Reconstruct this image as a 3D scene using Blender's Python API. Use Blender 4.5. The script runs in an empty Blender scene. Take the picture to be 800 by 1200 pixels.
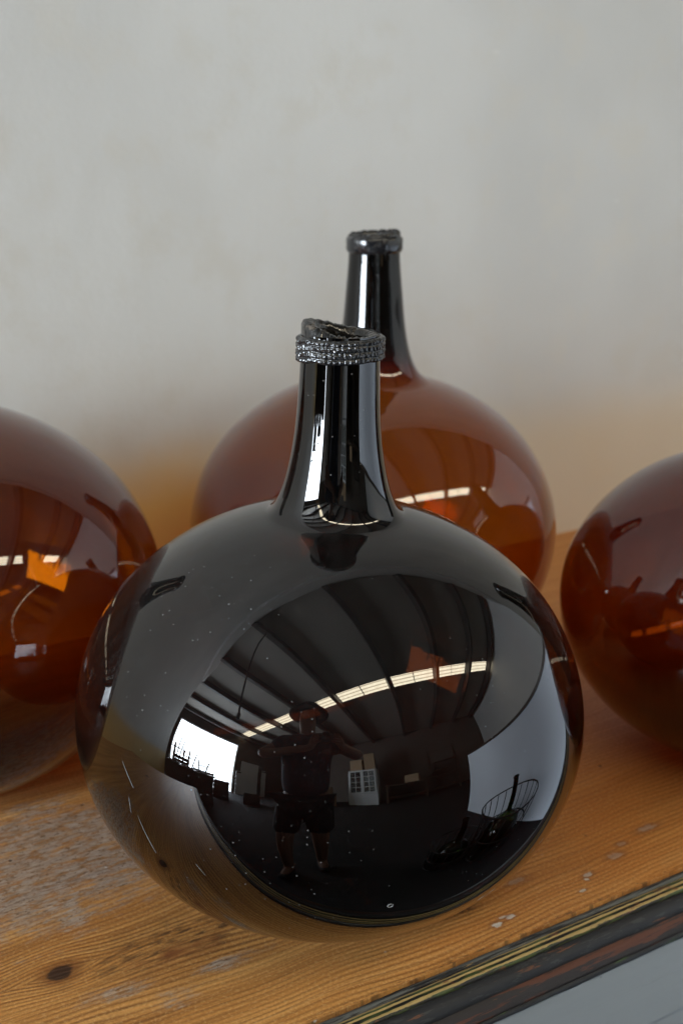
import bpy, bmesh, math, random
from mathutils import Vector, Matrix, noise
random.seed(7)
sc = bpy.context.scene
col = sc.collection
R = math.radians

# ------------------------------------------------------------------ camera
cam_d = bpy.data.cameras.new('camera'); cam = bpy.data.objects.new('camera', cam_d); col.objects.link(cam)
CAM = Vector((-0.43267, -0.71731, 0.55595))
az, pitch = R(31.968), R(17.3975)
fwd = Vector((math.sin(az)*math.cos(pitch), math.cos(az)*math.cos(pitch), -math.sin(pitch)))
cam.location = CAM
cam.rotation_euler = fwd.to_track_quat('-Z', 'Y').to_euler()
cam_d.sensor_fit = 'VERTICAL'; cam_d.sensor_height = 36; cam_d.lens = 45.0
cam_d.clip_start = 0.01; cam_d.clip_end = 60
cam_d.dof.use_dof = True; cam_d.dof.focus_distance = 0.82; cam_d.dof.aperture_fstop = 7.5
sc.camera = cam
RIGHT = Vector((math.cos(az), -math.sin(az), 0)); FWD = Vector((math.sin(az), math.cos(az), 0))

# ------------------------------------------------------------------ world, exposure, sampling
w = bpy.data.worlds.new('World'); sc.world = w; w.use_nodes = True
w.node_tree.nodes['Background'].inputs[0].default_value = (0.62, 0.72, 0.9, 1)
w.node_tree.nodes['Background'].inputs[1].default_value = 0.25
sc.view_settings.view_transform = 'Standard'; sc.view_settings.look = 'None'
sc.view_settings.exposure = 0.06; sc.view_settings.gamma = 1.0
sc.view_settings.use_curve_mapping = False
cy = sc.cycles
cy.max_bounces = 12; cy.diffuse_bounces = 3; cy.glossy_bounces = 8; cy.transmission_bounces = 8; cy.transparent_max_bounces = 12
cy.caustics_reflective = False; cy.caustics_refractive = False
cy.sample_clamp_indirect = 6.0
cy.use_denoising = True; cy.use_light_tree = False
cy.use_adaptive_sampling = True; cy.adaptive_threshold = 0.02
SKYLIGHT, DOORLIGHT = 14.5, 50.0

# ------------------------------------------------------------------ node helpers
class NT:
    def __init__(s, name):
        s.m = bpy.data.materials.new(name); s.m.use_nodes = True
        s.t = s.m.node_tree; s.t.nodes.clear()
        s.out = s.t.nodes.new('ShaderNodeOutputMaterial')
    def n(s, typ, ins=None, **props):
        nd = s.t.nodes.new('ShaderNode' + typ)
        for k, v in props.items(): setattr(nd, k, v)
        for k, v in (ins or {}).items(): s.put(nd.inputs[k], v)
        return nd
    def put(s, sock, v):
        if isinstance(v, bpy.types.NodeSocket): s.t.links.new(v, sock)
        elif isinstance(v, bpy.types.Node): s.t.links.new(v.outputs[0], sock)
        else:
            if isinstance(v, (tuple, list)) and len(v) == 3 and sock.type == 'RGBA': v = (*v, 1)
            sock.default_value = v
    def math(s, op, a, b=0.0, c=0.0, clamp=False):
        nd = s.n('Math', operation=op, use_clamp=clamp)
        for i, v in enumerate((a, b, c)): s.put(nd.inputs[i], v)
        return nd.outputs[0]
    def mix(s, f, a, b):
        nd = s.n('Mix', data_type='RGBA')
        s.put(nd.inputs[0], f); s.put(nd.inputs[6], a); s.put(nd.inputs[7], b)
        return nd.outputs[2]
    def ramp(s, f, stops):
        nd = s.n('ValToRGB'); e = nd.color_ramp.elements
        while len(e) < len(stops): e.new(0.5)
        for el, (p, c) in zip(e, stops):
            el.position = p; el.color = (*c, 1) if isinstance(c, (tuple, list)) else (c, c, c, 1)
        s.put(nd.inputs[0], f); return nd.outputs[0]
    def noise(s, vec, scale, detail=4.0, rough=0.55, dist=0.0):
        nd = s.n('TexNoise', {'Scale': scale, 'Detail': detail, 'Roughness': rough, 'Distortion': dist})
        s.put(nd.inputs['Vector'], vec); return nd.outputs[0]
    def scale(s, vec, sx, sy, sz):
        nd = s.n('VectorMath', operation='MULTIPLY'); s.put(nd.inputs[0], vec); nd.inputs[1].default_value = (sx, sy, sz)
        return nd.outputs[0]
    def step(s, v, lo, hi):
        nd = s.n('MapRange', interpolation_type='SMOOTHSTEP')
        s.put(nd.inputs[0], v); s.put(nd.inputs[1], lo); s.put(nd.inputs[2], hi)
        return nd.outputs[0]
    def obj(s): return s.n('TexCoord').outputs['Object']
    def surf(s, sh): s.t.links.new(sh.outputs[0] if isinstance(sh, bpy.types.Node) else sh, s.out.inputs[0]); return s.m
    def pbr(s, color, rough=0.5, bump=None, bstr=0.3, bdist=0.001, **ins):
        d = {'Base Color': color, 'Roughness': rough}; d.update(ins)
        p = s.n('BsdfPrincipled', d)
        if bump is not None:
            b = s.n('Bump', {'Height': bump, 'Strength': bstr, 'Distance': bdist}); s.t.links.new(b.outputs[0], p.inputs['Normal'])
        return s.surf(p)

def mottled(name, c1, c2, scale=6, rough=0.6, bump=0.2, spec=0.5):
    t = NT(name); o = t.obj()
    f = t.noise(o, scale, 6, 0.6)
    return t.pbr(t.mix(f, c1, c2), rough, t.noise(o, scale*8, 4), bump, 0.002, **{'Specular IOR Level': spec})

# ---- thin-walled blown glass: Fresnel mirror over tinted transmission; the wall thickness is a mesh attribute
def glass(name, tint, dust=0.012, specks=0.0, f0=0.05):
    t = NT(name); o = t.obj()
    lw = t.n('LayerWeight'); lw.inputs[0].default_value = 0.5
    g = lw.outputs['Facing']
    F = t.math('MULTIPLY_ADD', t.math('POWER', g, 5.0), 1-f0, f0)
    c = t.math('SUBTRACT', 1.0, g)
    s2 = t.math('SUBTRACT', 1.0, t.math('MULTIPLY', c, c))
    ct = t.math('SQRT', t.math('SUBTRACT', 1.0, t.math('DIVIDE', s2, 2.31)))
    th = t.n('Attribute', attribute_name='wall').outputs['Fac']
    ex = t.math('DIVIDE', th, ct)
    # outer face mirrors F, the inner face adds what survives two passes through the tint
    inner = t.math('POWER', (tint[0]+tint[1])/2, t.math('MULTIPLY', ex, 2.0))
    refl = t.math('MINIMUM', t.math('MULTIPLY', F, t.math('ADD', inner, 1.0)), 1.0)
    comb = t.n('CombineColor')
    for i in range(3): t.put(comb.inputs[i], t.math('POWER', tint[i], ex))
    tr = t.n('BsdfTransparent', {'Color': comb.outputs[0]})
    gl = t.n('BsdfGlossy', {'Color': (1, 1, 1, 1), 'Roughness': 0.0})
    mx = t.n('MixShader'); t.put(mx.inputs[0], refl); t.put(mx.inputs[1], tr); t.put(mx.inputs[2], gl)
    # dust film, specks
    df = t.n('BsdfDiffuse', {'Color': (0.55, 0.53, 0.5, 1)})
    film = t.math('MULTIPLY', t.noise(o, 60, 3, 0.7), dust)
    nz = t.n('SeparateXYZ'); t.put(nz.inputs[0], t.n('NewGeometry').outputs['True Normal'])
    up_ = t.step(nz.outputs[2], -0.1, 0.85)
    film = t.math('MULTIPLY', film, up_)
    if specks:
        tot = film
        big = t.step(t.noise(o, 14, 2), 0.38, 0.7)
        for sc_, rad, keep in ((95, 0.09, 0.84), (190, 0.13, 0.76), (330, 0.20, 0.70)):
            v = t.n('TexVoronoi', {'Scale': sc_, 'Randomness': 1.0}); t.put(v.inputs['Vector'], o)
            on = t.step(v.outputs['Color'], keep, keep+0.12)
            d = t.math('MULTIPLY', t.math('MULTIPLY', t.math('SUBTRACT', 1.0, t.step(v.outputs['Distance'], rad*0.5, rad)), on), big)
            tot = t.math('ADD', tot, t.math('MULTIPLY', d, specks))
        film = t.math('MINIMUM', tot, 0.8)
    m2 = t.n('MixShader'); t.put(m2.inputs[0], film); t.put(m2.inputs[1], mx.outputs[0]); t.put(m2.inputs[2], df.outputs[0])
    return t.surf(m2)

AMBER = glass('amber_glass', (0.62, 0.345, 0.085), 0.004)
AMBER_DARK = glass('dark_amber_glass', (0.17, 0.072, 0.02), 0.012, 0.2, 0.06)
AMBER_DEEP = glass('deep_amber_glass', (0.49, 0.24, 0.03), 0.006)
AMBER_BROWN = glass('brown_glass', (0.44, 0.185, 0.042), 0.012)
GREEN = glass('green_glass', (0.2, 0.33, 0.08), 0.02, 0.0)

def lip_mat():
    t = NT('black_glass_lip'); o = t.obj()
    c = t.mix(t.step(t.noise(o, 160, 5, 0.7), 0.5, 0.72), (0.008, 0.008, 0.009), (0.06, 0.055, 0.05))
    return t.pbr(c, t.math('MULTIPLY_ADD', t.noise(o, 90, 4), 0.2, 0.06), t.noise(o, 220, 4), 0.15, 0.001, **{'Specular IOR Level': 0.62})
LIP = lip_mat()   # near-black glass with a little grime
def rim_dust():
    t = NT('dusty_chipped_glass'); o = t.obj()
    f = t.step(t.noise(o, 150, 6, 0.7), 0.5, 0.7)
    c = t.mix(f, (0.010, 0.010, 0.010), (0.075, 0.06, 0.045))
    return t.pbr(c, t.math('MULTIPLY_ADD', f, 0.4, 0.08), t.noise(o, 200, 3), 0.25, 0.0015, **{'Specular IOR Level': 0.6})
RIM = rim_dust()

def plaster(name, base=(0.64, 0.64, 0.625)):
    t = NT(name); o = t.obj()
    big = t.noise(o, 2.2, 3, 0.55); mid = t.noise(o, 11, 4, 0.6)
    c = t.mix(t.step(big, 0.3, 0.7), tuple(b*0.86 for b in base), base)
    c = t.mix(t.math('MULTIPLY', t.step(mid, 0.48, 0.68), 0.6), c, tuple(b*k for b, k in zip(base, (0.93, 0.90, 0.85))))
    # small grey stains and knocks
    v = t.n('TexVoronoi', {'Scale': 26.0}); t.put(v.inputs['Vector'], o)
    sp = t.math('MULTIPLY', t.math('SUBTRACT', 1.0, t.step(v.outputs['Distance'], 0.03, 0.16)), t.step(v.outputs['Color'], 0.62, 0.74))
    c = t.mix(t.math('MULTIPLY', sp, 0.7), c, (0.26, 0.245, 0.22))
    v2 = t.n('TexVoronoi', {'Scale': 14.0}); t.put(v2.inputs['Vector'], t.scale(o, 1, 1, 2.4))
    sp2 = t.math('MULTIPLY', t.math('SUBTRACT', 1.0, t.step(v2.outputs['Distance'], 0.02, 0.13)), t.step(v2.outputs['Color'], 0.66, 0.8))
    c = t.mix(t.math('MULTIPLY', sp2, 0.4), c, (0.75, 0.74, 0.71))
    # faint trowel streaks
    st = t.step(t.noise(t.scale(o, 9, 9, 0.8), 4, 5, 0.6), 0.5, 0.8)
    c = t.mix(t.math('MULTIPLY', st, 0.06), c, (0.48, 0.46, 0.42))
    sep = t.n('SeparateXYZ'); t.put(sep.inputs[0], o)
    # ochre band along the foot of the wall, weaker towards the right
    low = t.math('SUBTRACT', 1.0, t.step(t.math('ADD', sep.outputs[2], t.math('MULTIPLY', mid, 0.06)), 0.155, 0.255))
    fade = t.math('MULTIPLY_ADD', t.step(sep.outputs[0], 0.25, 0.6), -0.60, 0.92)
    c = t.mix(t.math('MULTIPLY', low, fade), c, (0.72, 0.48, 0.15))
    h = t.noise(o, 14, 6, 0.62)
    return t.pbr(c, 0.75, h, 0.2, 0.006, **{'Specular IOR Level': 0.25})
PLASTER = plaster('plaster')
PLAIN = mottled('plain_plaster', (0.62, 0.61, 0.58), (0.72, 0.71, 0.69), 3, 0.8)

def wood():
    t = NT('old_pine'); o = t.obj()
    sep = t.n('SeparateXYZ'); t.put(sep.inputs[0], o); x, y = sep.outputs[0], sep.outputs[1]
    def ell(cx, cy, rx, ry):   # 0 at the centre, 1 on the rim
        dx = t.math('DIVIDE', t.math('SUBTRACT', x, cx), rx); dy = t.math('DIVIDE', t.math('SUBTRACT', y, cy), ry)
        return t.math('SQRT', t.math('ADD', t.math('MULTIPLY', dx, dx), t.math('MULTIPLY', dy, dy)))
    rough = t.noise(o, 60, 5, 0.65)
    kn = ell(-0.2063, 0.0049, 0.011, 0.0085)
    kn2 = ell(-0.75, 0.18, 0.014, 0.01)
    push = t.math('MULTIPLY', t.math('POWER', 2.7183, t.math('MULTIPLY', t.math('MULTIPLY', kn, kn), -0.12)), 0.012)
    sgn = t.math('SIGN', t.math('SUBTRACT', y, 0.0049))
    yw = t.math('SUBTRACT', y, t.math('MULTIPLY', push, sgn))
    yw = t.math('MULTIPLY_ADD', t.noise(t.scale(o, 1.6, 3.5, 1), 1.0, 3), 0.09, yw)
    vec = t.n('CombineXYZ'); t.put(vec.inputs[0], t.math('MULTIPLY', x, 1.5)); t.put(vec.inputs[1], t.math('MULTIPLY', yw, 60.0))
    g1 = t.noise(vec, 1.0, 5, 0.6)
    vec2 = t.n('CombineXYZ'); t.put(vec2.inputs[0], t.math('MULTIPLY', x, 9.0)); t.put(vec2.inputs[1], t.math('MULTIPLY', yw, 520.0))
    g2 = t.noise(vec2, 1.0, 3, 0.6)
    # fine even growth lines, strongest along the front of the board
    wob = t.math('MULTIPLY', t.noise(t.scale(o, 3, 14, 1), 1.0, 3), 16.0)
    line = t.math('POWER', t.math('MULTIPLY_ADD', t.math('SINE', t.math('MULTIPLY_ADD', yw, 1330.0, wob)), 0.5, 0.5), 1.6)
    lam = t.math('MULTIPLY_ADD', t.step(t.noise(t.scale(o, 2.2, 12, 1), 1.3, 3), 0.35, 0.62), 0.5, 0.36)
    lam = t.math('MULTIPLY', lam, t.math('MULTIPLY_ADD', t.step(y, 0.05, 0.3), -0.7, 1.0))
    c = t.ramp(g1, [(0.25, (0.26, 0.105, 0.026)), (0.42, (0.50, 0.225, 0.058)), (0.58, (0.62, 0.31, 0.09)), (0.78, (0.70, 0.42, 0.16))])
    c = t.mix(t.math('MULTIPLY', line, lam), c, (0.17, 0.06, 0.016))
    c = t.mix(t.math('MULTIPLY', t.step(g2, 0.46, 0.66), 0.5), c, (0.19, 0.08, 0.026))
    # redder varnish towards the right-hand end
    c = t.mix(t.math('MULTIPLY_ADD', t.step(x, -0.1, 0.2), 0.40, t.math('MULTIPLY', t.step(t.noise(o, 6, 4), 0.45, 0.75), 0.3)), c, (0.50, 0.175, 0.036))
    gr = t.noise(o, 420, 3, 0.7)
    c = t.mix(t.math('MULTIPLY', t.step(gr, 0.52, 0.62), 0.26), c, (0.17, 0.075, 0.027))
    c = t.mix(t.math('MULTIPLY', t.math('SUBTRACT', 1.0, t.step(gr, 0.38, 0.47)), 0.3), c, (0.72, 0.47, 0.22))
    # weathered grey: fibrous, where the varnish has gone
    wn = t.noise(t.scale(o, 16, 40, 1), 1.5, 9, 0.76)
    def region(cx, cy, rx, ry, lo=0.2, hi=1.25): return t.math('SUBTRACT', 1.0, t.step(ell(cx, cy, rx, ry), lo, hi))
    reg = region(-0.19, 0.14, 0.27, 0.14)
    for q in ((-0.185, -0.035, 0.045, 0.014), (-0.10, -0.045, 0.05, 0.010), (-0.15, -0.06, 0.03, 0.02)):
        reg = t.math('MAXIMUM', reg, t.math('MULTIPLY', region(*q), 0.8))
    fib = t.noise(t.scale(o, 60, 240, 1), 1.2, 7, 0.75)
    gm = t.step(t.math('MULTIPLY_ADD', reg, 0.34, t.math('MULTIPLY_ADD', fib, 0.35, t.math('MULTIPLY', wn, 0.8))), 0.74, 0.92)
    gcol = t.mix(t.step(fib, 0.3, 0.7), (0.15, 0.11, 0.075), (0.47, 0.42, 0.36))
    gcol = t.mix(t.step(t.noise(t.scale(o, 40, 90, 1), 1.5, 7, 0.75), 0.50, 0.60), gcol, (0.24, 0.115, 0.045))
    gcol = t.mix(t.step(t.noise(t.scale(o, 90, 150, 1), 2.0, 5, 0.7), 0.55, 0.62), gcol, (0.07, 0.045, 0.03))
    c = t.mix(t.math('MULTIPLY', gm, 0.78), c, gcol)
    # dark flecks along the grain
    sn = t.noise(t.scale(o, 26, 170, 1), 1.3, 6, 0.7)
    c = t.mix(t.math('MULTIPLY', t.step(sn, 0.66, 0.74), 0.8), c, (0.04, 0.02, 0.012))
    # streaks of rot between the knot and the bottle
    sm = t.math('MULTIPLY', region(-0.11, -0.004, 0.11, 0.03), t.step(t.noise(t.scale(o, 45, 170, 1), 1.2, 7, 0.7), 0.47, 0.6))
    c = t.mix(t.math('MULTIPLY', sm, 0.8), c, (0.055, 0.026, 0.014))
    rm = t.math('MULTIPLY', region(-0.125, -0.018, 0.05, 0.012), t.step(t.noise(t.scale(o, 30, 70, 1), 1.2, 5), 0.4, 0.6))
    c = t.mix(t.math('MULTIPLY', rm, 0.7), c, (0.20, 0.062, 0.02))
    # dents at the front arris
    dm = t.math('MULTIPLY', t.math('SUBTRACT', 1.0, t.step(y, E0+0.001, E0+0.007)), t.step(t.noise(t.scale(o, 110, 300, 1), 1.0, 5, 0.7), 0.52, 0.6))
    c = t.mix(t.math('MULTIPLY', dm, 0.6), c, (0.022, 0.017, 0.014))
    # knots
    for k in (kn, kn2):
        kw = t.math('MULTIPLY_ADD', rough, 1.3, t.math('SUBTRACT', k, 0.55))
        c = t.mix(t.math('MULTIPLY', t.math('SUBTRACT', 1.0, t.step(kw, 1.0, 2.2)), 0.65), c, (0.17, 0.06, 0.017))
        c = t.mix(t.math('MULTIPLY', t.math('SUBTRACT', 1.0, t.step(kw, 0.7, 1.05)), 0.92), c, (0.035, 0.02, 0.014))
    # paint scabs left on the board
    ragged = t.noise(t.scale(o, 1, 1.6, 1), 170, 5, 0.7)
    for (px, py, rx, ry, amt) in ((0.0775, -0.1095, 0.0042, 0.0030, 0.9), (0.0925, -0.1070, 0.0050, 0.0022, 0.8), (0.0860, -0.1045, 0.0036, 0.0014, 0.6), (0.176, -0.096, 0.0046, 0.0028, 0.6), (0.171, -0.1005, 0.0018, 0.0018, 0.95), (0.158, -0.110, 0.0030, 0.0016, 0.85), (0.212, -0.088, 0.0075, 0.0035, 0.3), (0.228, -0.078, 0.0045, 0.0025, 0.25), (0.262, -0.072, 0.010, 0.0035, 0.3), (0.125, -0.074, 0.009, 0.003, 0.22)):
        e = t.math('MULTIPLY_ADD', ragged, 2.6, t.math('SUBTRACT', ell(px, py, rx, ry), 1.3))
        c = t.mix(t.math('MULTIPLY', t.math('SUBTRACT', 1.0, t.step(e, 0.9, 2.2)), 0.4), c, (0.15, 0.055, 0.03))
        c = t.mix(t.math('MULTIPLY', t.math('SUBTRACT', 1.0, t.step(e, 0.75, 1.05)), amt), c, (0.60, 0.55, 0.50))
    bs = t.math('MULTIPLY', region(0.067, -0.082, 0.02, 0.008), t.step(ragged, 0.4, 0.55))
    c = t.mix(t.math('MULTIPLY', bs, 0.8), c, (0.03, 0.018, 0.012))
    v = t.n('TexVoronoi', {'Scale': 55.0}); t.put(v.inputs['Vector'], o)
    spk = t.math('MULTIPLY', t.math('SUBTRACT', 1.0, t.step(v.outputs['Distance'], 0.05, 0.1)), t.step(v.outputs['Color'], 0.68, 0.72))
    c = t.mix(t.math('MULTIPLY', spk, 0.8), c, (0.62, 0.58, 0.52))
    v = t.n('TexVoronoi', {'Scale': 38.0}); t.put(v.inputs['Vector'], o)
    pit = t.math('MULTIPLY', t.math('SUBTRACT', 1.0, t.step(v.outputs['Distance'], 0.04, 0.09)), t.step(v.outputs['Color'], 0.7, 0.74))
    c = t.mix(t.math('MULTIPLY', pit, 0.9), c, (0.02, 0.012, 0.008))
    h = t.math('ADD', t.math('MULTIPLY', g1, 0.8), t.math('ADD', t.math('MULTIPLY', line, -0.3), t.math('MULTIPLY', g2, 0.4)))
    h = t.math('SUBTRACT', h, t.math('MULTIPLY', pit, 1.5))
    rg = t.math('MULTIPLY_ADD', gm, 0.3, t.math('MULTIPLY_ADD', g2, 0.2, 0.36))
    return t.pbr(c, rg, h, 0.55, 0.0014, **{'Specular IOR Level': 0.35})
E0 = -0.1275   # front edge of the board
WOOD = wood()

def chipped(name, layers, base, rough=0.45):
    """paint flaked in streaks along x; layers = (colour, threshold, stretch, amount)"""
    t = NT(name); o = t.obj(); c = base
    for i, (colr, lo, sx, sy, amt) in enumerate(layers):
        vec = t.n('VectorMath', operation='ADD'); t.put(vec.inputs[0], t.scale(o, sx, sy, sy)); vec.inputs[1].default_value = (i*7.3, i*3.1, 0)
        c = t.mix(t.math('MULTIPLY', t.step(t.noise(vec.outputs[0], 1.0, 6, 0.68), lo, lo+0.05), amt), c, colr)
    h = t.noise(t.scale(o, 30, 220, 220), 1.0, 6, 0.7)
    return t.pbr(c, t.math('MULTIPLY_ADD', h, 0.4, rough-0.2), h, 0.55, 0.0015, **{'Specular IOR Level': 0.3})
def striped():
    t = NT('chipped_ochre_paint'); o = t.obj()
    sep = t.n('SeparateXYZ'); t.put(sep.inputs[0], o)
    nz = t.noise(t.scale(o, 20, 160, 160), 1.0, 6, 0.7)
    yw = t.math('MULTIPLY_ADD', nz, 0.0022, sep.outputs[1])
    st = t.math('MULTIPLY_ADD', t.math('SINE', t.math('MULTIPLY', yw, 6.2832/0.0042)), 0.5, 0.5)
    brk = t.noise(t.scale(o, 34, 200, 200), 1.0, 6, 0.7)
    m = t.step(t.math('MULTIPLY_ADD', st, 0.42, brk), 0.68, 0.76)
    gc = t.mix(t.step(t.noise(t.scale(o, 50, 400, 400), 1.0, 4), 0.45, 0.6), (0.012, 0.012, 0.012), (0.055, 0.075, 0.025))
    c = t.mix(t.noise(t.scale(o, 12, 90, 90), 1, 5), (0.30, 0.20, 0.07), (0.42, 0.30, 0.115))
    c = t.mix(m, c, gc)
    c = t.mix(t.math('MULTIPLY', t.step(t.noise(t.scale(o, 25, 90, 90), 1.7, 5, 0.7), 0.58, 0.66), 0.8), c, (0.16, 0.06, 0.025))
    return t.pbr(c, 0.5, t.math('SUBTRACT', nz, m), 0.6, 0.001)
CH_YELLOW = striped()
CH_GREY = chipped('chipped_grey_paint', [((0.013, 0.013, 0.014), 0.50, 16, 420, 1), ((0.34, 0.21, 0.07), 0.64, 20, 380, 0.9)], (0.10, 0.10, 0.092), 0.6)
CH_BLACK = chipped('worn_black_paint', [((0.05, 0.05, 0.048), 0.54, 60, 300, 0.6), ((0.13, 0.05, 0.022), 0.63, 18, 160, 0.85)], (0.02, 0.02, 0.021), 0.6)
CH_BROWN = chipped('worn_brown_paint', [((0.025, 0.022, 0.021), 0.44, 10, 130, 0.97), ((0.20, 0.085, 0.035), 0.64, 26, 220, 0.8)], (0.09, 0.034, 0.02), 0.65)
CH_GREEN = chipped('worn_green_black_paint', [((0.05, 0.085, 0.03), 0.55, 16, 200, 0.9)], (0.014, 0.014, 0.015), 0.5)
def greyp():
    t = NT('grey_paint'); o = t.obj()
    c = t.mix(t.noise(t.scale(o, 6, 20, 60), 1, 5, 0.6), (0.23, 0.255, 0.27), (0.28, 0.305, 0.32))
    v = t.n('TexVoronoi', {'Scale': 60.0}); t.put(v.inputs['Vector'], t.scale(o, 1, 1, 1.5))
    p = t.math('MULTIPLY', t.math('SUBTRACT', 1.0, t.step(v.outputs['Distance'], 0.05, 0.12)), t.step(v.outputs['Color'], 0.58, 0.66))
    c = t.mix(t.math('MULTIPLY', p, 0.7), c, (0.13, 0.14, 0.14))
    h = t.math('SUBTRACT', t.noise(t.scale(o, 15, 40, 120), 1, 5, 0.6), t.math('MULTIPLY', p, 0.6))
    return t.pbr(c, 0.5, h, 0.4, 0.0012)
GREYP = greyp()

CONCRETE = mottled('concrete', (0.022, 0.022, 0.024), (0.05, 0.05, 0.052), 2, 0.85, spec=0.15)
ROOFM = mottled('roof_sheet', (0.27, 0.25, 0.215), (0.38, 0.355, 0.31), 1.2, 0.7)
STEEL = mottled('dark_steel', (0.03, 0.025, 0.022), (0.06, 0.05, 0.045), 5, 0.5)
DARKWOOD = mottled('dark_wood', (0.035, 0.022, 0.014), (0.08, 0.05, 0.03), 9, 0.45)
DARKWALL = mottled('dim_brick_wall', (0.07, 0.058, 0.046), (0.12, 0.10, 0.08), 3, 0.8)
WHITEP = mottled('white_paint', (0.62, 0.64, 0.66), (0.72, 0.735, 0.75), 4, 0.5)
CARD = mottled('cardboard', (0.36, 0.25, 0.15), (0.44, 0.31, 0.19), 8, 0.8)
SKIN = mottled('skin', (0.2, 0.1, 0.06), (0.27, 0.14, 0.09), 14, 0.5)
NAVY = mottled('navy_cloth', (0.012, 0.016, 0.03), (0.025, 0.03, 0.05), 30, 0.9)
BLACKCLOTH = mottled('black_cloth', (0.012, 0.012, 0.013), (0.03, 0.03, 0.03), 30, 0.9)
HATM = mottled('brown_felt', (0.035, 0.022, 0.015), (0.06, 0.04, 0.026), 30, 0.9)
BLACKP = mottled('black_plastic', (0.01, 0.01, 0.01), (0.02, 0.02, 0.02), 60, 0.35)
WIRE = mottled('black_wire', (0.015, 0.015, 0.015), (0.03, 0.028, 0.025), 40, 0.4)
PANE = glass('window_glass', (0.85, 0.88, 0.87), 0.03)
def emit(name, colr, k, streak=False):
    t = NT(name); c = colr
    if streak:
        o = t.obj(); sep = t.n('SeparateXYZ'); t.put(sep.inputs[0], o)
        cor = t.math('MULTIPLY_ADD', t.math('SINE', t.math('MULTIPLY', sep.outputs[1], 6.2832/0.14)), 0.5, 0.5)
        dirt = t.step(t.noise(t.scale(o, 5, 1.5, 1), 2.0, 5, 0.6), 0.3, 0.75)
        c = t.mix(t.math('MULTIPLY', t.math('POWER', cor, 4.0), 0.85), colr, (0.22, 0.16, 0.09))
        c = t.mix(t.math('MULTIPLY', dirt, 0.35), c, (0.5, 0.42, 0.28))
    return t.surf(t.n('Emission', {'Color': c, 'Strength': k}))
SHEET = emit('translucent_roof_sheet', (1.0, 0.90, 0.68), SKYLIGHT*1.12, True)
def frosted():
    t = NT('frosted_window_sheet')
    d = t.n('BsdfDiffuse', {'Color': (0.75, 0.78, 0.82, 1)}); e = t.n('Emission', {'Color': (0.62, 0.76, 1.0, 1), 'Strength': 0.5})
    a = t.n('AddShader'); t.put(a.inputs[0], d.outputs[0]); t.put(a.inputs[1], e.outputs[0]); return t.surf(a)
FROST = frosted()
SKYM = emit('overcast_sky', (0.80, 0.90, 1.0), DOORLIGHT)

# ------------------------------------------------------------------ mesh helpers
def link(name, verts, faces, mat, parent=None, smooth=False, loc=(0, 0, 0)):
    me = bpy.data.meshes.new(name); me.from_pydata([tuple(v) for v in verts], [], faces); me.update()
    if smooth: me.polygons.foreach_set('use_smooth', [True]*len(me.polygons))
    if mat: me.materials.append(mat)
    o = bpy.data.objects.new(name, me); o.location = loc; col.objects.link(o)
    if parent: o.parent = parent
    return o
def tag(o, label=None, cat=None, group=None, kind=None):
    for k, v in (('label', label), ('category', cat), ('group', group), ('kind', kind)):
        if v: o[k] = v
    return o
def empty(name, loc, label, cat, group=None, rz=0):
    o = bpy.data.objects.new(name, None); o.location = loc; o.rotation_euler = (0, 0, rz); col.objects.link(o)
    return tag(o, label, cat, group)
def bx(p, q):
    x0, y0, z0 = p; x1, y1, z1 = q
    v = [(x0,y0,z0),(x1,y0,z0),(x1,y1,z0),(x0,y1,z0),(x0,y0,z1),(x1,y0,z1),(x1,y1,z1),(x0,y1,z1)]
    return v, [(0,3,2,1),(4,5,6,7),(0,1,5,4),(1,2,6,5),(2,3,7,6),(3,0,4,7)]
def join(*vf):
    V, F = [], []
    for v, f in vf:
        k = len(V); V += list(v); F += [tuple(i+k for i in g) for g in f]
    return V, F
def box(name, p, q, mat, parent=None, bevel=0.0):
    o = link(name, *bx(p, q), mat, parent)
    if bevel:
        b = o.modifiers.new('bevel', 'BEVEL'); b.width = bevel; b.segments = 2; b.limit_method = 'ANGLE'
    return o
def tube(a, b, r0, r1=None, n=10):
    a, b = Vector(a), Vector(b); r1 = r0 if r1 is None else r1
    d = (b-a).normalized(); u = d.orthogonal().normalized(); v = d.cross(u)
    V = [a + (u*math.cos(t)+v*math.sin(t))*r0 for t in [2*math.pi*i/n for i in range(n)]] + [b + (u*math.cos(t)+v*math.sin(t))*r1 for t in [2*math.pi*i/n for i in range(n)]]
    F = [(i, (i+1) % n, n+(i+1) % n, n+i) for i in range(n)] + [tuple(range(n-1, -1, -1)), tuple(range(n, 2*n))]
    return [tuple(p) for p in V], F
def lathe(prof, n=48, close=False):
    V, F = [], []
    for (r, z) in prof:
        for i in range(n):
            t = 2*math.pi*i/n; V.append((r*math.cos(t), r*math.sin(t), z))
    m = len(prof)
    for j in range(m if close else m-1):
        k = (j+1) % m
        for i in range(n): F.append((j*n+i, j*n+(i+1) % n, k*n+(i+1) % n, k*n+i))
    return V, F
def extrude_x(prof, x0, x1, closed=True):
    n = len(prof)
    V = [(x0, y, z) for y, z in prof] + [(x1, y, z) for y, z in prof]
    F = [(i, (i+1) % n, n+(i+1) % n, n+i) for i in range(n if closed else n-1)]
    if closed: F += [tuple(range(n-1, -1, -1)), tuple(range(n, 2*n))]
    return V, F

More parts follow.
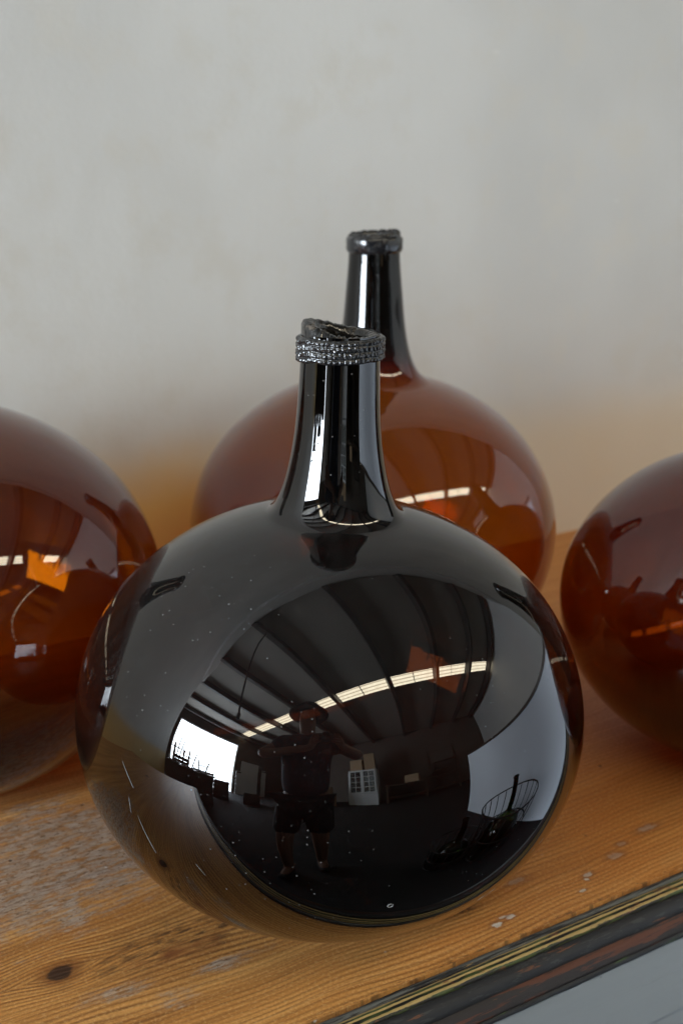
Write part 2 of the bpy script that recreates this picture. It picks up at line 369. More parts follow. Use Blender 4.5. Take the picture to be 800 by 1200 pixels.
# ------------------------------------------------------------------ the setting (tabletop is z = 0)
WY, FZ, RZ = 0.5455, -0.80, 3.0
tag(link('floor', *bx((-7.8, -6.6, FZ-0.1), (5, 2.2, FZ)), CONCRETE), kind='structure')
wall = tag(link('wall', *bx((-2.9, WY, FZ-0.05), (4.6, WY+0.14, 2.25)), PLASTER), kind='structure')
link('upper_wall', *bx((-2.9, WY-0.05, 2.25), (4.6, WY+0.14, RZ+0.02)), PLAIN, wall)
tag(link('wall_outer', *bx((-7.2, 1.7, FZ-0.05), (-0.5, 1.85, RZ+0.02)), DARKWALL), kind='structure')
tag(link('wall_opposite', *bx((-7.2, -6.5, FZ-0.05), (4.75, -6.3, RZ+0.02)), DARKWALL), kind='structure')
tag(link('wall_right', *bx((4.6, -6.3, FZ-0.05), (4.75, 1.0, RZ+0.02)), PLAIN), kind='structure')
tag(link('wall_door_end', *join(bx((-7.2, -6.3, FZ-0.05), (-7.0, -2.5, RZ)), bx((-7.2, 1.25, FZ-0.05), (-7.0, 1.7, RZ)), bx((-7.2, -2.5, 2.4), (-7.0, 1.25, RZ))), DARKWALL), kind='structure')
roof = tag(link('roof', *join(bx((-7.2, -2.30, RZ), (4.75, 1.85, RZ+0.05)), bx((-7.2, -6.5, RZ), (4.75, -2.74, RZ+0.05))), ROOFM), kind='structure')
RAFT = [-6.45, -5.1, -3.75, -2.4, -1.15, 0.25, 1.6, 2.95, 4.25]
for x in RAFT:
    link('rafter', *bx((x-0.05, -6.3, RZ-0.2), (x+0.05, WY-0.06 if x > -2.9 else 1.69, RZ-0.004)), STEEL, roof)
xs = [-7.0] + RAFT + [4.6]
for a, b in zip(xs[:-1], xs[1:]):
    m = (a+b)/2
    for p, q in ((a+0.06, m-0.015), (m+0.015, b-0.06)):
        if q-p > 0.05: link('skylight_sheet', *bx((p, -2.735, RZ+0.01), (q, -2.305, RZ+0.03)), SHEET, roof)
tag(link('sky', *bx((-7.72, -3.1, FZ), (-7.7, 1.9, 2.95)), SKYM), kind='structure')

# ------------------------------------------------------------------ the bench: pine top, painted moulding, grey front
X0, X1 = -1.15, 1.0
bench = empty('bench', (0, 0, FZ), 'old pine topped bench with grey front and chipped dark moulding against wall', 'bench')
up = Vector((0, 0, -FZ))
def bp(name, vf, mat, smooth=False):
    o = link(name, vf[0], vf[1], mat, bench, smooth); o.location = up; return o
bp('tabletop', bx((X0, E0, -0.03), (X1, WY+0.004, 0.0)), WOOD)
def arc(cy, cz, r, a0, a1, n=8): return [(cy + r*math.cos(R(a0+(a1-a0)*i/n)), cz + r*math.sin(R(a0+(a1-a0)*i/n))) for i in range(n+1)]
def wavy_strip(name, prof, mat, amp=0.0003, n=420):
    """a profile run along the bench's edge with knocked, uneven arrises"""
    V, F = [], []; m = len(prof)
    for i in range(n+1):
        x = X0 + (X1-X0)*i/n
        for j, (y, z) in enumerate(prof):
            k = noise.noise(Vector((x*30, j*1.7, y*300)))*amp + noise.noise(Vector((x*110, j*3.1, 5)))*amp*0.7
            V.append((x, y + k, z + k*0.8))
    for i in range(n):
        for j in range(m-1):
            F.append((i*m+j, i*m+j+1, (i+1)*m+j+1, (i+1)*m+j))
    return bp(name, (V, F), mat, True)
g = E0
wavy_strip('groove_strip', [(g-0.0002, -0.03), (g-0.0002, -0.0035), (g-0.0016, -0.0045), (g-0.003, -0.0008), (g-0.0062, -0.0004), (g-0.0075, -0.0016), (g-0.0078, -0.03)], CH_GREY)
wavy_strip('ochre_strip', [(g-0.0079, -0.03), (g-0.0080, -0.0022), (g-0.0092, -0.0008), (g-0.013, -0.0006), (g-0.0136, -0.0022), (g-0.0142, -0.0006), (g-0.0185, -0.0014), (g-0.0195, -0.0034), (g-0.0196, -0.03)], CH_YELLOW)
wavy_strip('black_bead', [(g-0.0197, -0.03), (g-0.0199, -0.004)] + arc(g-0.0225, -0.0095, 0.0075, 80, 200, 9) + [(g-0.0285, -0.0135), (g-0.0280, -0.03)], CH_BLACK)
wavy_strip('brown_band', [(g-0.0270, -0.0125), (g-0.0295, -0.0122), (g-0.0325, -0.0165), (g-0.0350, -0.0215), (g-0.0352, -0.0235), (g-0.026, -0.0236)], CH_BROWN)
wavy_strip('green_edge', [(g-0.027, -0.0237), (g-0.0352, -0.0238), (g-0.0368, -0.0262), (g-0.0352, -0.0288), (g-0.027, -0.03)], CH_GREEN)
bp('core', bx((X0+0.002, g-0.0275, -0.06), (X1-0.002, g-0.0004, -0.0300)), DARKWOOD)
bp('front_rail', bx((X0+0.001, g-0.0315, -0.098), (X1-0.001, g-0.0004, -0.0602)), GREYP)
bp('front_rail', bx((X0+0.001, g-0.0316, -0.0600), (X1-0.001, g-0.0276, -0.0290)), GREYP)
bp('front_panel', bx((X0+0.003, g-0.022, -0.74), (X1-0.003, g-0.001, -0.0985)), GREYP)
bp('plinth', bx((X0, g-0.035, FZ), (X1, g+0.01, -0.7405)), GREYP)
bp('side_panel', bx((X0, g+0.0015, FZ), (X0+0.03, WY, -0.0305)), GREYP)
bp('side_panel', bx((X1-0.03, g+0.0015, FZ), (X1, WY, -0.0305)), GREYP)

# ------------------------------------------------------------------ demijohns
def catmull(P, n=6):
    out = []
    P = [Vector((*p, 0)) for p in P]
    for i in range(len(P)-1):
        p0, p1, p2, p3 = P[max(i-1, 0)], P[i], P[i+1], P[min(i+2, len(P)-1)]
        for k in range(n):
            t = k/n
            q = 0.5*((2*p1) + (p2-p0)*t + (2*p0-5*p1+4*p2-p3)*t*t + (3*p1-p0-3*p2+p3)*t**3)
            out.append((q.x, q.y))
    out.append((P[-1].x, P[-1].y)); return out
def bottle_body(a, br, neck, seed, rj=0.062, neck_wall=4.5, nseg=192, wob=0.0008):
    b = a*br; zc = 0.965*b
    prof = []
    th0 = math.asin(-0.965); th1 = math.acos(rj/a)
    rb = a*math.cos(th0)
    prof += [(0.0008, 0.014), (rb*0.35, 0.012), (rb*0.68, 0.006), (rb*0.88, 0.0012)]
    N = 90
    ell = [(a*math.cos(th0+(th1-th0)*i/N), zc + b*math.sin(th0+(th1-th0)*i/N)) for i in range(N+1)]
    ell[0] = (ell[0][0], 0.0)
    neckp = catmull([ell[-4], ell[-1]] + neck, 8)
    neckp = neckp[8:]
    prof = prof + ell[:-1] + neckp
    V, F = lathe(prof, nseg)
    off = Vector((seed*3.7, seed*1.3, seed*5.1))
    W = []
    V2 = []
    ztop = neck[-1][1]; zs = zc+b*0.93
    for v in V:
        p = Vector(v); r = math.hypot(p.x, p.y)
        k = noise.noise(p*9+off)*wob + noise.noise(p*22+off)*wob*0.22
        s = min(1, r/(a*0.5)); s = 0.25+0.75*s
        if p.z < 0.004: s *= 0.0
        d = p - Vector((0, 0, zc)); d.normalize()
        V2.append(p + d*k*s)
        u = max(0.0, min(1.0, (p.z-zs)/(ztop-zs)*2.1)); u = u*u*(3-2*u)
        base = 1.0 + 0.5*max(0, 1 - p.z/(0.3*b))
        W.append(base*(1-u) + neck_wall*u)
    F.append(tuple(range(nseg-1, -1, -1)))
    return V2, F, W
def make_bottle(a, br, neck, pos, mat, label, seed, tilt=0.0, neck_wall=4.5, group='amber glass demijohns on the bench', fancy=False, name='demijohn', cat='demijohn', z=0.0, rj=0.062):
    root = empty(name, (pos[0], pos[1], z), label, cat, group)
    V, F, W = bottle_body(a, br, neck, seed, neck_wall=neck_wall, rj=rj)
    if tilt:
        M = Matrix.Rotation(tilt, 4, FWD)
        V = [(M @ v if v.z > 0.02 else M @ v) for v in V]
        lo = min(v.z for v in V); V = [v - Vector((0, 0, lo)) for v in V]
    else: M, lo = Matrix.Identity(4), 0
    body = link('body', V, F, mat, root, True)
    at = body.data.attributes.new('wall', 'FLOAT', 'POINT'); at.data.foreach_set('value', W)
    rt, zt = neck[-1]
    # ---- collar: a trail of glass wound round the neck
    def place(v): return M @ Vector(v) - Vector((0, 0, lo))
    zb = neck[-1][2] if len(neck[-1]) > 2 else None
    return root, place
def ang_of(theta):  # angle about the axis measured from picture right, towards the camera
    return (RIGHT*math.cos(theta) - FWD*math.sin(theta))
def collar_fancy(root, place, z0, z1, r_in, r_out):
    nT, nZ = 420, 44
    V, F = [], []
    cols, rows = 50, 4
    for i in range(nT):
        th = 2*math.pi*i/nT; d = ang_of(th)
        right = math.cos(th); front = math.sin(th)
        lowz = z0 + 0.0012*right*0.3 + 0.0015*noise.noise(Vector((math.cos(th)*2, math.sin(th)*2, 1))) - 0.0030*max(0, -right)**6
        hiz = z1 + 0.0006*right + 0.0014*noise.noise(Vector((math.cos(th)*2.2, math.sin(th)*2.2, 9)))
        for j in range(nZ):
            s = j/(nZ-1)
            z = lowz + (hiz-lowz)*s
            edge = min(s, 1-s)
            rr = r_in + (r_out-r_in)*min(1, (edge/0.10))**0.5
            wob = 0.5*noise.noise(Vector((math.cos(th)*5, math.sin(th)*5, s*2)))
            cu = th*cols/(2*math.pi) + wob*0.4 + (0.25*math.sin(s*6))
            rv = s*rows + 0.35*noise.noise(Vector((math.cos(th)*4, math.sin(th)*4, 3)))
            knob = min(1, 1.5*abs(math.sin(math.pi*cu))) * min(1, 1.5*abs(math.sin(math.pi*rv)))
            if 0.07 < s < 0.93: rr += 0.0010*knob - 0.0006
            rr += 0.0008*noise.noise(Vector((math.cos(th)*14, math.sin(th)*14, z*400)))
            V.append(place((d.x*rr, d.y*rr, z)))
    for i in range(nT):
        k = (i+1) % nT
        for j in range(nZ-1): F.append((i*nZ+j, i*nZ+j+1, k*nZ+j+1, k*nZ+j))
        F.append((i*nZ+nZ-1, i*nZ, k*nZ, k*nZ+nZ-1))
    link('collar', V, F, LIP, root, True)
def lip_ring(root, place, z0, topf, r_in, r_out, seed, mat, jag=0.0012, nT=300, chipf=None):
    """broken or sheared mouth of the neck"""
    V, F = [], []
    prof = 9
    for i in range(nT):
        th = 2*math.pi*i/nT; d = ang_of(th)
        zt = topf(th) + jag*noise.noise(Vector((math.cos(th)*7, math.sin(th)*7, seed))) + jag*0.7*noise.noise(Vector((math.cos(th)*22, math.sin(th)*22, seed)))
        chip = jag*2.2*max(0, noise.noise(Vector((math.cos(th)*4, math.sin(th)*4, seed+5)))-0.1)
        if chipf:
            q = chipf(th); chip += q*(0.0016 + 0.0022*abs(noise.noise(Vector((th*9, 2, seed))))); zt -= q*0.0012*(1+2*noise.noise(Vector((th*12, 4, seed))))
        ring = [(r_out, z0), (r_out, z0+(zt-z0)*0.55), (r_out-chip, z0+(zt-z0)*0.8), (r_out-0.0012-chip, zt-0.0006), (r_out-0.0026-chip, zt), ((r_in+r_out)/2-chip*0.5, zt+jag*0.5*noise.noise(Vector((th*5, 3, seed)))), (r_in+0.001, zt-0.001-chip), (r_in, zt-0.005), (r_in, z0-0.012)]
        for (r, z) in ring: V.append(place((d.x*r, d.y*r, z)))
    for i in range(nT):
        k = (i+1) % nT
        for j in range(prof-1): F.append((i*prof+j, i*prof+j+1, k*prof+j+1, k*prof+j))
    return link('lip', V, F, mat, root, True)
def collar_plain(root, place, z0, z1, r_in, r_out, seed):
    V, F = [], []; nT = 160
    prof = [(r_in-0.001, z0), (r_out-0.0012, z0+0.0004), (r_out, z0+0.003), (r_out, z0+(z1-z0)*0.5), (r_out+0.0004, z1-0.003), (r_out-0.0014, z1), (r_in, z1+0.0006)]
    for i in range(nT):
        th = 2*math.pi*i/nT; d = ang_of(th)
        for j, (r, z) in enumerate(prof):
            k = 0.0011*noise.noise(Vector((math.cos(th)*2.5, math.sin(th)*2.5, seed+j*0.25)))
            V.append(place((d.x*(r+k*0.7), d.y*(r+k*0.7), z+k)))
    m = len(prof)
    for i in range(nT):
        k = (i+1) % nT
        for j in range(m-1): F.append((i*m+j, i*m+j+1, k*m+j+1, k*m+j))
    link('collar', V, F, LIP, root, True)

GRP = 'amber glass demijohns on the bench'
# front bottle
neckF = [(0.0462, 0.2930), (0.0425, 0.2966), (0.0395, 0.3025), (0.0362, 0.3115), (0.0330, 0.3245), (0.0300, 0.342), (0.0280, 0.362), (0.0268, 0.385), (0.0262, 0.405), (0.0260, 0.416)]
root, pl = make_bottle(0.18, 0.84, neckF, (0, 0), AMBER_DARK, 'dark near black demijohn with beaded glass collar and broken lip on bench front', 1, tilt=R(1.7), neck_wall=3.5, rj=0.051)
FRONT = root
collar_fancy(root, pl, 0.3985, 0.4150, 0.0255, 0.0290)
lip_ring(root, pl, 0.4075, lambda th: 0.4186 - 0.0042*math.cos(th) + 0.0010*math.cos(2*th), 0.0178, 0.0262, 3, RIM, 0.0008, chipf=lambda th: max(0.0, 1-((th-1.75)/0.75)**2))
from mathutils.bvhtree import BVHTree
fb = [o for o in root.children if o.name.startswith('body')][0]
bvh = BVHTree.FromPolygons([v.co for v in fb.data.vertices], [tuple(p.vertices) for p in fb.data.polygons])
SCR = mottled('scratched_glass', (0.13, 0.13, 0.125), (0.25, 0.25, 0.24), 300, 0.6)
def on_glass(p, lift=0.0001):
    q, nrm, _, _ = bvh.find_nearest(Vector(p)); return q + nrm*lift, nrm
for p, q, wd in (((-0.1728, -0.041, 0.1705), (-0.1714, -0.0534, 0.157), 0.00045), ((-0.1732, -0.0487, 0.1494), (-0.1727, -0.0499, 0.1378), 0.0004), ((-0.1708, -0.0562, 0.1386), (-0.1634, -0.0652, 0.1138), 0.00045), ((-0.150, -0.095, 0.118), (-0.146, -0.099, 0.110), 0.0003)):
    V, F = [], []; n = 14
    for i in range(n+1):
        s_ = i/n; c, nr = on_glass(Vector(p).lerp(Vector(q), s_)); d = (Vector(q)-Vector(p)).cross(nr).normalized()
        hw = 0.42*wd*(0.25+abs(noise.noise(Vector((s_*9, p[0]*50, 2))))*1.2)*min(1, 4*s_+0.1, 4*(1-s_)+0.1)
        V += [c - d*hw, c + nr*0.00012, c + d*hw]
    for i in range(n): F += [(3*i, 3*i+1, 3*i+4, 3*i+3), (3*i+1, 3*i+2, 3*i+5, 3*i+4)]
    link('scratch', V, F, SCR, root, True)
c, nr = on_glass((-0.0503, -0.1608, 0.0926), 0.0)
u_ = nr.orthogonal().normalized(); v_ = nr.cross(u_); V, F = [], []
for i in range(20):
    for j in range(6):
        a_, b_ = 2*math.pi*i/20, 2*math.pi*j/6; rr = 0.0017 + 0.0003*math.cos(b_)
        V.append(c + u_*rr*math.cos(a_) + v_*rr*math.sin(a_) + nr*0.0003*math.sin(b_))
for i in range(20):
    for j in range(6): F.append((i*6+j, ((i+1) % 20)*6+j, ((i+1) % 20)*6+(j+1) % 6, i*6+(j+1) % 6))
link('burst_bubble', V, F, SCR, root, True)
# back bottle
neckB = [(0.053, 0.305), (0.0445, 0.312), (0.0380, 0.324), (0.0335, 0.340), (0.0300, 0.362), (0.0272, 0.392), (0.0252, 0.415), (0.0245, 0.430), (0.0243, 0.440)]
root, pl = make_bottle(0.184, 0.86, neckB, (0.249, 0.316), AMBER, 'amber demijohn with tall dark neck and plain collar closest to the plaster wall', 2, neck_wall=8.0)
collar_plain(root, pl, 0.4275, 0.4435, 0.024, 0.0268, 2)
lip_ring(root, pl, 0.436, lambda th: 0.4465 + 0.0015*math.cos(th), 0.0175, 0.0248, 8, LIP, 0.0016)
# left bottle
def neck_for(a, br, h):
    zp = 0.965*a*br + a*br
    return [(0.052, zp-0.0055), (0.0437, zp+0.001), (0.0372, zp+0.013), (0.0326, zp+0.03), (0.0295, zp+0.052), (0.0268, zp+0.08), (0.0255, zp+h*0.8), (0.025, zp+h)]
root, pl = make_bottle(0.195, 0.86, neck_for(0.195, 0.86, 0.125), (-0.19, 0.327), AMBER_DEEP, 'deep amber demijohn beside worn grey patch of bench, glowing orange inside', 3)
zt = neck_for(0.195, 0.86, 0.125)[-1][1]
collar_plain(root, pl, zt-0.012, zt+0.004, 0.0247, 0.0275, 3); lip_ring(root, pl, zt-0.004, lambda th: zt+0.007, 0.018, 0.0254, 12, LIP)
# right bottle
root, pl = make_bottle(0.1677, 0.84, neck_for(0.1677, 0.84, 0.125), (0.444, -0.002), AMBER_BROWN, 'reddish brown demijohn standing over clean orange pine, dust on its shoulder', 4)
zt = neck_for(0.1677, 0.84, 0.125)[-1][1]
collar_plain(root, pl, zt-0.012, zt+0.004, 0.0247, 0.0275, 4); lip_ring(root, pl, zt-0.004, lambda th: zt+0.007, 0.018, 0.0254, 15, LIP)

# ------------------------------------------------------------------ what the glass mirrors: the shed behind the camera
# white board standing right of the bench
brd = empty('frosted_window', (1.12, -0.9, FZ), 'low frosted white window lit by daylight at the bench end', 'window')
for o in (link('panel', *bx((0.0, -1.2, 0.0), (0.03, 1.0, 1.12)), FROST, brd), link('top_rail', *bx((-0.01, -1.2, 1.1205), (0.04, 1.0, 1.15)), DARKWOOD, brd)): pass
brd.rotation_euler = (0, 0, R(-6))

def wire_basket(loc, r0, r1, h, label, lid):
    b = empty('wire_basket', (*loc, FZ), label, 'basket', 'wire baskets on the shed floor')
    def hoop(r, z, t): return lathe([(r+t*math.cos(k*math.pi/3), z+t*math.sin(k*math.pi/3)) for k in range(6)], 40, True)
    for r, z in ((r0, 0.008), ((r0+r1)/2, h/2), (r1, h)): link('hoop', *hoop(r, z, 0.007), WIRE, b, True)
    for i in range(18):
        t = 2*math.pi*i/18
        link('wire', *tube((r0*math.cos(t), r0*math.sin(t), 0.006), (r1*math.cos(t), r1*math.sin(t), h), 0.0045, n=6), WIRE, b, True)
    return b
def small_bottle(loc, a, h, label, tilt):
    zp = 0.965*a*1.15 + a*1.15
    nk = [(0.045, zp-0.004), (0.036, zp+0.006), (0.030, zp+0.02), (0.026, zp+0.05), (0.024, zp+h*0.8), (0.024, zp+h)]
    r, p = make_bottle(a, 1.15, nk, loc, GREEN, label, 6, neck_wall=2, group='green bottles in the wire baskets', z=FZ+0.004)
    collar_plain(r, p, zp+h-0.012, zp+h+0.002, 0.0235, 0.029, 5)
for i, (x, y, rr, lab, lb2) in enumerate(((0.74, -0.74, 0.27, 'tall black wire basket holding green demijohn, next to frosted window', 'green demijohn standing in tall wire basket beside frosted window'),
                              (0.36, -0.86, 0.2, 'smaller black wire basket holding green demijohn on dark floor', 'green demijohn standing in smaller wire basket away from frosted window'))):
    wire_basket((x, y), rr*0.8, rr, 0.52-0.2*i, lab, 0); small_bottle((x, y), 0.175-0.045*i, 0.3-0.06*i, lb2, 0)

# dark sideboard with upturned stools, against the light of the big door
sb = empty('sideboard', (-3.3, -0.05, FZ), 'dark wooden sideboard standing before the bright shed door', 'sideboard')
link('carcass', *bx((-0.25, -0.62, 0.08), (0.25, 0.62, 0.86)), DARKWOOD, sb); link('top', *bx((-0.28, -0.65, 0.8605), (0.28, 0.65, 0.89)), DARKWOOD, sb)
for sx in (-0.2, 0.2):
    for sy in (-0.57, 0.57): link('leg', *tube((sx, sy, 0), (sx, sy, 0.082), 0.022, 0.028), DARKWOOD, sb)
for sy in (-0.31, 0.31): link('door', *bx((0.2502, sy-0.29, 0.12), (0.265, sy+0.29, 0.83)), DARKWOOD, sb)
def stool(loc, h, rz, label):
    s = empty('upturned_stool', loc, label, 'stool', 'upturned stools on the sideboard', rz)
    link('seat', *lathe([(0.001, 0), (0.16, 0), (0.165, 0.012), (0.16, 0.03), (0.001, 0.03)], 28), DARKWOOD, s, True)
    for i in range(4):
        t = math.pi/4 + i*math.pi/2; c, q = math.cos(t), math.sin(t)
        link('leg', *tube((0.12*c, 0.12*q, 0.03), (0.19*c, 0.19*q, h), 0.017, 0.012), DARKWOOD, s)
    for i in range(4):
        t0, t1 = math.pi/4 + i*math.pi/2, math.pi/4 + (i+1)*math.pi/2; rr = 0.12+0.07*0.6
        link('stretcher', *tube((rr*math.cos(t0), rr*math.sin(t0), h*0.6), (rr*math.cos(t1), rr*math.sin(t1), h*0.6), 0.009), DARKWOOD, s)
stool((-3.3, 0.38, 0.0905), 0.62, 0.3, 'tall upturned stool on the sideboard end by the plaster wall')
stool((-3.28, 0.0, 0.0905), 0.42, 0.8, 'middle upturned stool with short legs on the sideboard')
stool((-3.3, -0.4, 0.0905), 0.3, 0.1, 'lowest upturned stool on the sideboard end away from the plaster wall')
for i, (py, pz, lean, lab) in enumerate(((0.47, 1.36, 0.02, 'tallest timber post leaning by the plaster wall end'), (0.36, 1.18, 0.10, 'tilted timber post leaning behind the tallest stool'), (0.22, 1.26, -0.06, 'thin upright timber post behind the sideboard'))):
    tp = empty('timber_post', (-3.72+0.05*i, py, FZ), lab, 'post', 'timber posts behind the sideboard')
    link('shaft', *tube((0, 0, 0), (0.02, lean, pz), 0.035-0.006*i, 0.03-0.006*i, 8), DARKWOOD, tp); link('cap', *tube((0.02, lean, pz), (0.02, lean, pz+0.05), 0.04-0.005*i, 0.02, 8), DARKWOOD, tp)
def carton(loc, d, rz, label):
    c = empty('cardboard_box', loc, label, 'box', 'cardboard boxes in the shed', rz)
    link('carton', *bx((-d[0]/2, -d[1]/2, 0), (d[0]/2, d[1]/2, d[2])), CARD, c)
    for s in (-1, 1): link('flap', *bx((-d[0]/2+0.003, min(0.003*s, s*(d[1]/2-0.003)), d[2]+0.0005), (d[0]/2-0.003, max(0.003*s, s*(d[1]/2-0.003)), d[2]+0.006)), CARD, c)
def crate(loc, d, rz, label):
    c = empty('wooden_crate', loc, label, 'crate', 'wooden crates before the shed door', rz)
    x, y, z = d[0]/2, d[1]/2, d[2]
    for sx in (-1, 1):
        for sy in (-1, 1): link('corner_post', *bx((sx*x-0.02, sy*y-0.02, 0), (sx*x+0.02, sy*y+0.02, z)), DARKWOOD, c)
    k = max(2, int(z/0.14))
    for i in range(k):
        z0 = i*z/k + 0.012; z1 = (i+1)*z/k - 0.012
        for sgn in (-1, 1):
            link('slat', *bx((-x, sgn*(y+0.027)-0.006, z0), (x, sgn*(y+0.027)+0.006, z1)), DARKWOOD, c)
            link('slat', *bx((sgn*(x+0.027)-0.006, -y, z0), (sgn*(x+0.027)+0.006, y, z1)), DARKWOOD, c)
    link('base_board', *bx((-x+0.021, -y+0.021, 0.02), (x-0.021, y-0.021, 0.035)), DARKWOOD, c)
crate((-4.9, -1.35, FZ), (0.6, 0.5, 0.75), 0.3, 'tall wooden crate standing right of the bright door')
crate((-4.6, -0.55, FZ), (0.5, 0.6, 0.95), -0.2, 'tallest wooden crate standing in the bright door')
crate((-5.2, 0.35, FZ), (0.6, 0.6, 1.15), 0.1, 'broad wooden crate behind the sideboard')
crate((-4.3, -2.3, FZ), (0.5, 0.5, 0.45), 0.5, 'low wooden crate on the dark floor')
for i, (py, hh, lab) in enumerate(((-2.75, 1.5, 'short pale plank leaning next to the door jamb'), (-4.35, 1.9, 'tall pale plank leaning beyond the wide pale board'))):
    pk = empty('leaning_plank', (-6.9, py, FZ), lab, 'plank', 'pale planks leaning on the end wall')
    link('plank', *bx((-0.02, -0.14, 0), (0.02, 0.14, hh)), WHITEP, pk); link('end_batten', *bx((0.0202, -0.14, hh-0.12), (0.04, 0.14, hh-0.04)), DARKWOOD, pk)
carton((-2.9, -4.6, FZ), (0.7, 0.6, 0.6), 0.3, 'broad cardboard box on the floor left of the glazed cabinet')
carton((-2.9, -4.6, FZ+0.607), (0.5, 0.45, 0.4), 0.0, 'cardboard box stacked on the broad cardboard box')
rk = empty('shelf_rack', (1.75, -5.95, FZ), 'dark open shelf rack standing against the dim wall', 'shelf rack')
for x_ in (-0.6, 0.6):
    for y_ in (-0.2, 0.2): link('upright', *bx((x_-0.02, y_-0.02, 0), (x_+0.02, y_+0.02, 1.6)), STEEL, rk)
for z_ in (0.2, 0.7, 1.2, 1.58): link('shelf', *bx((-0.58, -0.179, z_), (0.58, 0.179, z_+0.03)), STEEL, rk)
bd = empty('leaning_board', (-6.9, -3.4, FZ), 'pale board leaning on end wall beside the bright door', 'board')
link('panel', *bx((-0.02, -0.55, 0), (0.02, 0.55, 2.2)), WHITEP, bd); link('batten', *bx((0.0202, -0.55, 1.0), (0.05, 0.55, 1.1)), WHITEP, bd)

# glazed cabinet, boxes and bench along the opposite wall
cb = empty('glazed_cabinet', (-1.55, -5.3, FZ), 'white glazed cabinet with small panes in the dim shed', 'cabinet')
link('carcass', *join(bx((-0.55, -0.25, 0), (-0.51, 0.2, 1.8)), bx((0.51, -0.25, 0), (0.55, 0.2, 1.8)), bx((-0.51, -0.25, 0), (0.51, -0.22, 1.8)), bx((-0.51, -0.22, 1.76), (0.51, 0.2, 1.8)), bx((-0.51, -0.22, 0), (0.51, 0.2, 0.6))), WHITEP, cb)
for s in (-1, 1):
    cx = s*0.255
    d = link('door', *join(bx((cx-0.25, 0.2002, 0.62), (cx-0.2, 0.23, 1.78)), bx((cx+0.2, 0.2002, 0.62), (cx+0.25, 0.23, 1.78)), bx((cx-0.2, 0.2002, 0.62), (cx+0.2, 0.23, 0.68)), bx((cx-0.2, 0.2002, 1.72), (cx+0.2, 0.23, 1.78)), bx((cx-0.012, 0.2004, 0.68), (cx+0.012, 0.228, 1.72)), *[bx((cx-0.2, 0.2006, z), (cx+0.2, 0.226, z+0.024)) for z in (0.93, 1.19, 1.45)]), WHITEP, cb)
    for px in (-0.106, 0.106):
        for pz in (0.805, 1.073, 1.333, 1.59):
            p = link('pane', *bx((cx+px-0.09, 0.21, pz-0.12), (cx+px+0.09, 0.213, pz+0.12)), PANE, d)
            p.data.attributes.new('wall', 'FLOAT', 'POINT').data.foreach_set('value', [1.0]*8)
wb = empty('workbench', (0.6, -5.5, FZ), 'long dark workbench standing right of the glazed cabinet', 'workbench')
link('top', *bx((-1.4, -0.35, 0.84), (1.6, 0.35, 0.9)), DARKWOOD, wb)
for x in (-1.3, 0.1, 1.5):
    for y in (-0.28, 0.28): link('leg', *bx((x-0.04, y-0.04, 0), (x+0.04, y+0.04, 0.8398)), DARKWOOD, wb)
link('shelf', *bx((-1.25, -0.3, 0.25), (1.45, 0.3, 0.28)), DARKWOOD, wb)
carton((-1.75, -5.35, FZ+1.8), (0.5, 0.4, 0.55), 0.1, 'largest cardboard box on top of the glazed cabinet')
carton((-1.25, -5.35, FZ+1.8), (0.4, 0.4, 0.8), -0.1, 'tall narrow cardboard box on top of the glazed cabinet')
carton((0.2, -5.5, FZ+0.9), (0.5, 0.4, 0.35), 0.2, 'low cardboard box on the dark workbench')
pf = empty('picture_frame', (1.7, -6.29, 1.0), 'dark picture frame hanging on the dim opposite wall', 'picture frame')
link('frame', *join(bx((-0.7, 0, -0.5), (0.7, 0.04, -0.42)), bx((-0.7, 0, 0.42), (0.7, 0.04, 0.5)), bx((-0.7, 0, -0.42), (-0.62, 0.04, 0.42)), bx((0.62, 0, -0.42), (0.7, 0.04, 0.42))), DARKWOOD, pf)
link('backing', *bx((-0.62, 0.002, -0.42), (0.62, 0.015, 0.42)), DARKWALL, pf)
cbl = empty('hanging_cable', (-1.15, 0.12, RZ-0.2), 'thin dark cable hanging from a roof rafter', 'cable')
P = [(0.0, 0, 0.004), (-0.02, -0.10, -0.5), (-0.03, -0.24, -1.0), (-0.05, -0.40, -1.5), (-0.05, -0.50, -1.9)]
link('cord', *join(*[tube(a, b, 0.012, n=8) for a, b in zip(P[:-1], P[1:])]), WIRE, cbl, True)
link('plug', *tube(P[-1], (-0.05, -0.51, -1.98), 0.022, 0.018), WIRE, cbl)

# ------------------------------------------------------------------ the photographer, mirrored in the front bottle
def skin_mesh(name, joints, edges, mat, parent, root_i=0, sub=2):
    me = bpy.data.meshes.new(name); me.from_pydata([tuple(j[0]) for j in joints], edges, []); me.update()
    o = bpy.data.objects.new(name, me); col.objects.link(o); o.parent = parent
    sk = o.modifiers.new('skin', 'SKIN'); sk.use_smooth_shade = True
    for i, j in enumerate(joints):
        r = j[1]; me.skin_vertices[0].data[i].radius = (r, r) if not isinstance(r, tuple) else r
        me.skin_vertices[0].data[i].use_root = (i == root_i)
    s = o.modifiers.new('sub', 'SUBSURF'); s.levels = sub; s.render_levels = sub
    me.materials.append(mat); return o
B0 = CAM - FWD*0.20 - RIGHT*0.15; B0.z = FZ
person = empty('person', B0, 'person in navy shirt, black shorts and brown hat holding camera, mirrored in glass', 'person')
def L(r, f, z): return RIGHT*r + FWD*f + Vector((0, 0, z))
J, Ed = [], []
def add(p, r, prev=None):
    J.append((p, r)); i = len(J)-1
    if prev is not None: Ed.append((prev, i))
    return i
pel = add(L(0, 0, 0.93), 0.13)
wst = add(L(0, -0.02, 1.10), 0.12, pel); chs = add(L(0, -0.01, 1.30), 0.14, wst); nk = add(L(0, 0.03, 1.47), 0.055, chs)
